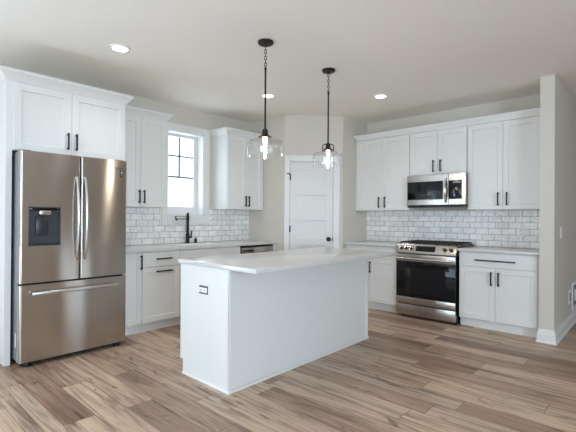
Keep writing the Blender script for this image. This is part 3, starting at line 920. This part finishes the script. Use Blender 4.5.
# kitchen-side fronts (face -X): drawer row over doors
ks = [IY0+.025+(IY1-IY0-.05)*k/4 for k in range(5)]
for k in range(4):
    for z0, z1, nm in ((.70, .868, 'drawer'), (.125, .692, 'door')):
        mb = shaker(0, ks[k+1]-ks[k]-.003, z0, z1) if nm == 'door' else slab_front(0, ks[k+1]-ks[k]-.003, z0, z1)
        d_ = mb.build(nm, CAB, il, (IX0+.022-ox, ks[k+1]-.0015-oy, 0)); d_.rotation_euler = (0, 0, -PI/2)
        wd_ = ks[k+1]-ks[k]-.003
        if nm == 'drawer': pull(d_, wd_/2, .785, .2, False)
        else: pull(d_, .045 if k % 2 else wd_-.045, .58, .155)
# outlet set sideways in the end panel
ep = MB(); ep.box(-2.620-ox, -2.516-ox, IY0-.006-oy, IY0+.002-oy, .674, .736, .002)
op = ep.build('outlet_frame', mat('dark_grey_outlet_frame', rgb(62, 64, 70), .4), il)
mb = MB(); mb.box(-2.616-ox, -2.520-ox, IY0-.0085-oy, IY0-.005-oy, .685, .722, .002); f = mb.build('receptacle', WPLAST, op)
for x in (-2.590, -2.545):
    MB().box(x-ox-.005, x-ox+.005, IY0-.0095-oy, IY0-.008-oy, .700, .708).build('slot', BLACKP, f)
tag(MB().box(-2.897, -1.966, 1.838, 3.760, .8845, .918, .003).build('countertop', QUARTZ), 'white quartz slab on the island with a seating overhang', 'countertop')

# ------------------------------------------------------------------ pendants
def pendant(x, y, label, rz):
    r = thing('pendant_light', label, 'pendant light', (x, y, H), rz, 'glass pendants over the island')
    mb = MB(); mb.lathe([(.0, 0), (.066, 0), (.066, -.012), (.060, -.020), (.016, -.025), (.010, -.04), (0, -.04)], (0, 0, 0), 32)
    mb.build('canopy', BRONZE, r)
    mb = MB(); z = -.036; k = 0; lk = .036
    while z > -.225:
        pts = []
        for i in range(14):
            a_ = 2*PI*i/14; u = .0095*math.cos(a_); v = (lk/2)*math.sin(a_)
            pts.append((u, 0, z-lk/2+v) if k % 2 == 0 else (0, u, z-lk/2+v))
        mb.tube(pts, .0028, 6, closed=True); z -= lk-.0085; k += 1
    mb.build('chain', BRONZE, r)
    mb = MB(); mb.tube([(0, 0, -.222), (0, 0, -.735)], .0078, 12); mb.lathe([(.0, -.215), (.011, -.218), (.011, -.235), (0, -.238)], (0, 0, 0), 12)
    mb.build('rod', BRONZE, r)
    # yoke of flat bar and socket cup
    mb = MB()
    yk = [(-.052, 0, -.808), (-.056, 0, -.770), (-.050, 0, -.748), (-.032, 0, -.738), (0, 0, -.736), (.032, 0, -.738), (.050, 0, -.748), (.056, 0, -.770), (.052, 0, -.808)]
    mb.tube(yk, .0048, 8); mb.build('yoke', BRONZE, r)
    mb = MB(); mb.lathe([(0, -.725), (.014, -.728), (.024, -.745), (.025, -.775), (.032, -.782), (.060, -.800), (.060, -.806), (0, -.806)], (0, 0, 0), 28)
    mb.build('socket', BRONZE, r)
    # glass shade: neck, sloping shoulder, drum; a real shell 3 mm thick
    outp = [(.058, -.803), (.066, -.812), (.105, -.822), (.136, -.832), (.146, -.842), (.149, -.860), (.149, -.962)]
    inp = [(rr-.003, zz-(.002 if i < 5 else 0)) for i, (rr, zz) in enumerate(outp)]
    mb = MB(); mb.lathe(outp+inp[::-1], (0, 0, 0), 56, closed=True); mb.build('shade', SHADE, r)
    mb = MB(); mb.lathe([(0, -.806), (.015, -.808), (.015, -.835), (.012, -.86), (.011, -.925), (.007, -.962), (0, -.968)], (0, 0, 0), 18)
    mb.build('bulb', BULB, r)
    return r
pendant(-2.435, 2.367, 'clear glass drum pendant nearer the refrigerator, on a chain and dark rod', math.radians(132.5))
pendant(-2.431, 3.235, 'clear glass drum pendant nearer the range, with its dark yoke seen open', math.radians(42.5))

# ------------------------------------------------------------------ recessed lights
for x, y, lab in ((-3.475, 1.609, 'round white recessed ceiling light above the refrigerator side'),
                  (-3.484, 3.431, 'round white recessed ceiling light beside the near pendant rod'),
                  (-2.480, 4.338, 'round white recessed ceiling light above the wall cabinets by the pantry')):
    r = thing('recessed_light', lab, 'ceiling light', (x, y, H), 0, 'recessed ceiling lights')
    mb = MB(); mb.lathe([(.062, 0), (.086, 0), (.086, -.004), (.080, -.010), (.066, -.010), (.062, -.006)], (0, 0, 0), 36, closed=True); mb.build('trim_ring', WPLAST, r)
    l = bpy.data.lights.new('recessed_downlight', 'SPOT'); l.energy = 14; l.color = (.95, .97, 1.0)
    l.spot_size = math.radians(125); l.spot_blend = 1.0; l.shadow_soft_size = .06
    lo = bpy.data.objects.new('recessed_downlight', l); COL.objects.link(lo); lo.parent = r; lo.location = (0, 0, -.02)
    mb = MB(); mb.lathe([(0, -.001), (.0625, -.001), (.0625, -.007), (0, -.008)], (0, 0, 0), 36); mb.build('lens', LENS, r)

# ------------------------------------------------------------------ switch and low wall box on the wing wall (faces +X)
sw = thing('light_switch', 'white wall switch plate on the grey side wall right of the cabinets', 'switch', (-.786, 5.185, 1.118), PI/2)
MB().box(-.036, .036, -.006, 0, -.060, .060, .002).build('cover_plate', WPLAST, sw)
for z in (-.027, .027): MB().box(-.016, .016, -.010, -.005, z-.022, z+.022, .002).build('rocker', WPLAST, sw)
wb = thing('media_wall_box', 'white recessed media box low on the grey side wall above the baseboard', 'wall box', (-.786, 6.22, .325), PI/2)
mb = MB()
for a in ((-.29, .29, .13, .17), (-.29, .29, -.17, -.13), (-.29, -.24, -.13, .13), (.24, .29, -.13, .13)):
    mb.box(a[0], a[1], -.014, 0, a[2], a[3], .003)
mb.build('frame', WPLAST, wb)
MB().box(-.24, .24, -.003, -.001, -.13, .13).build('back_plate', GREYM, wb)
MB().box(-.10, .06, -.02, -.003, -.07, .07, .004).build('receptacle', WPLAST, wb)
pl = thing('wall_outlet', 'narrow white outlet plate low on the grey side wall left of the media box', 'outlet', (-.786, 5.77, .35), PI/2)
MB().box(-.075, .075, -.008, 0, -.085, .085, .002).build('cover_plate', WPLAST, pl)
MB().box(-.035, .035, -.0095, -.0078, -.045, .045, .001).build('receptacle', GREYM, pl)
bpy.context.view_layer.update()
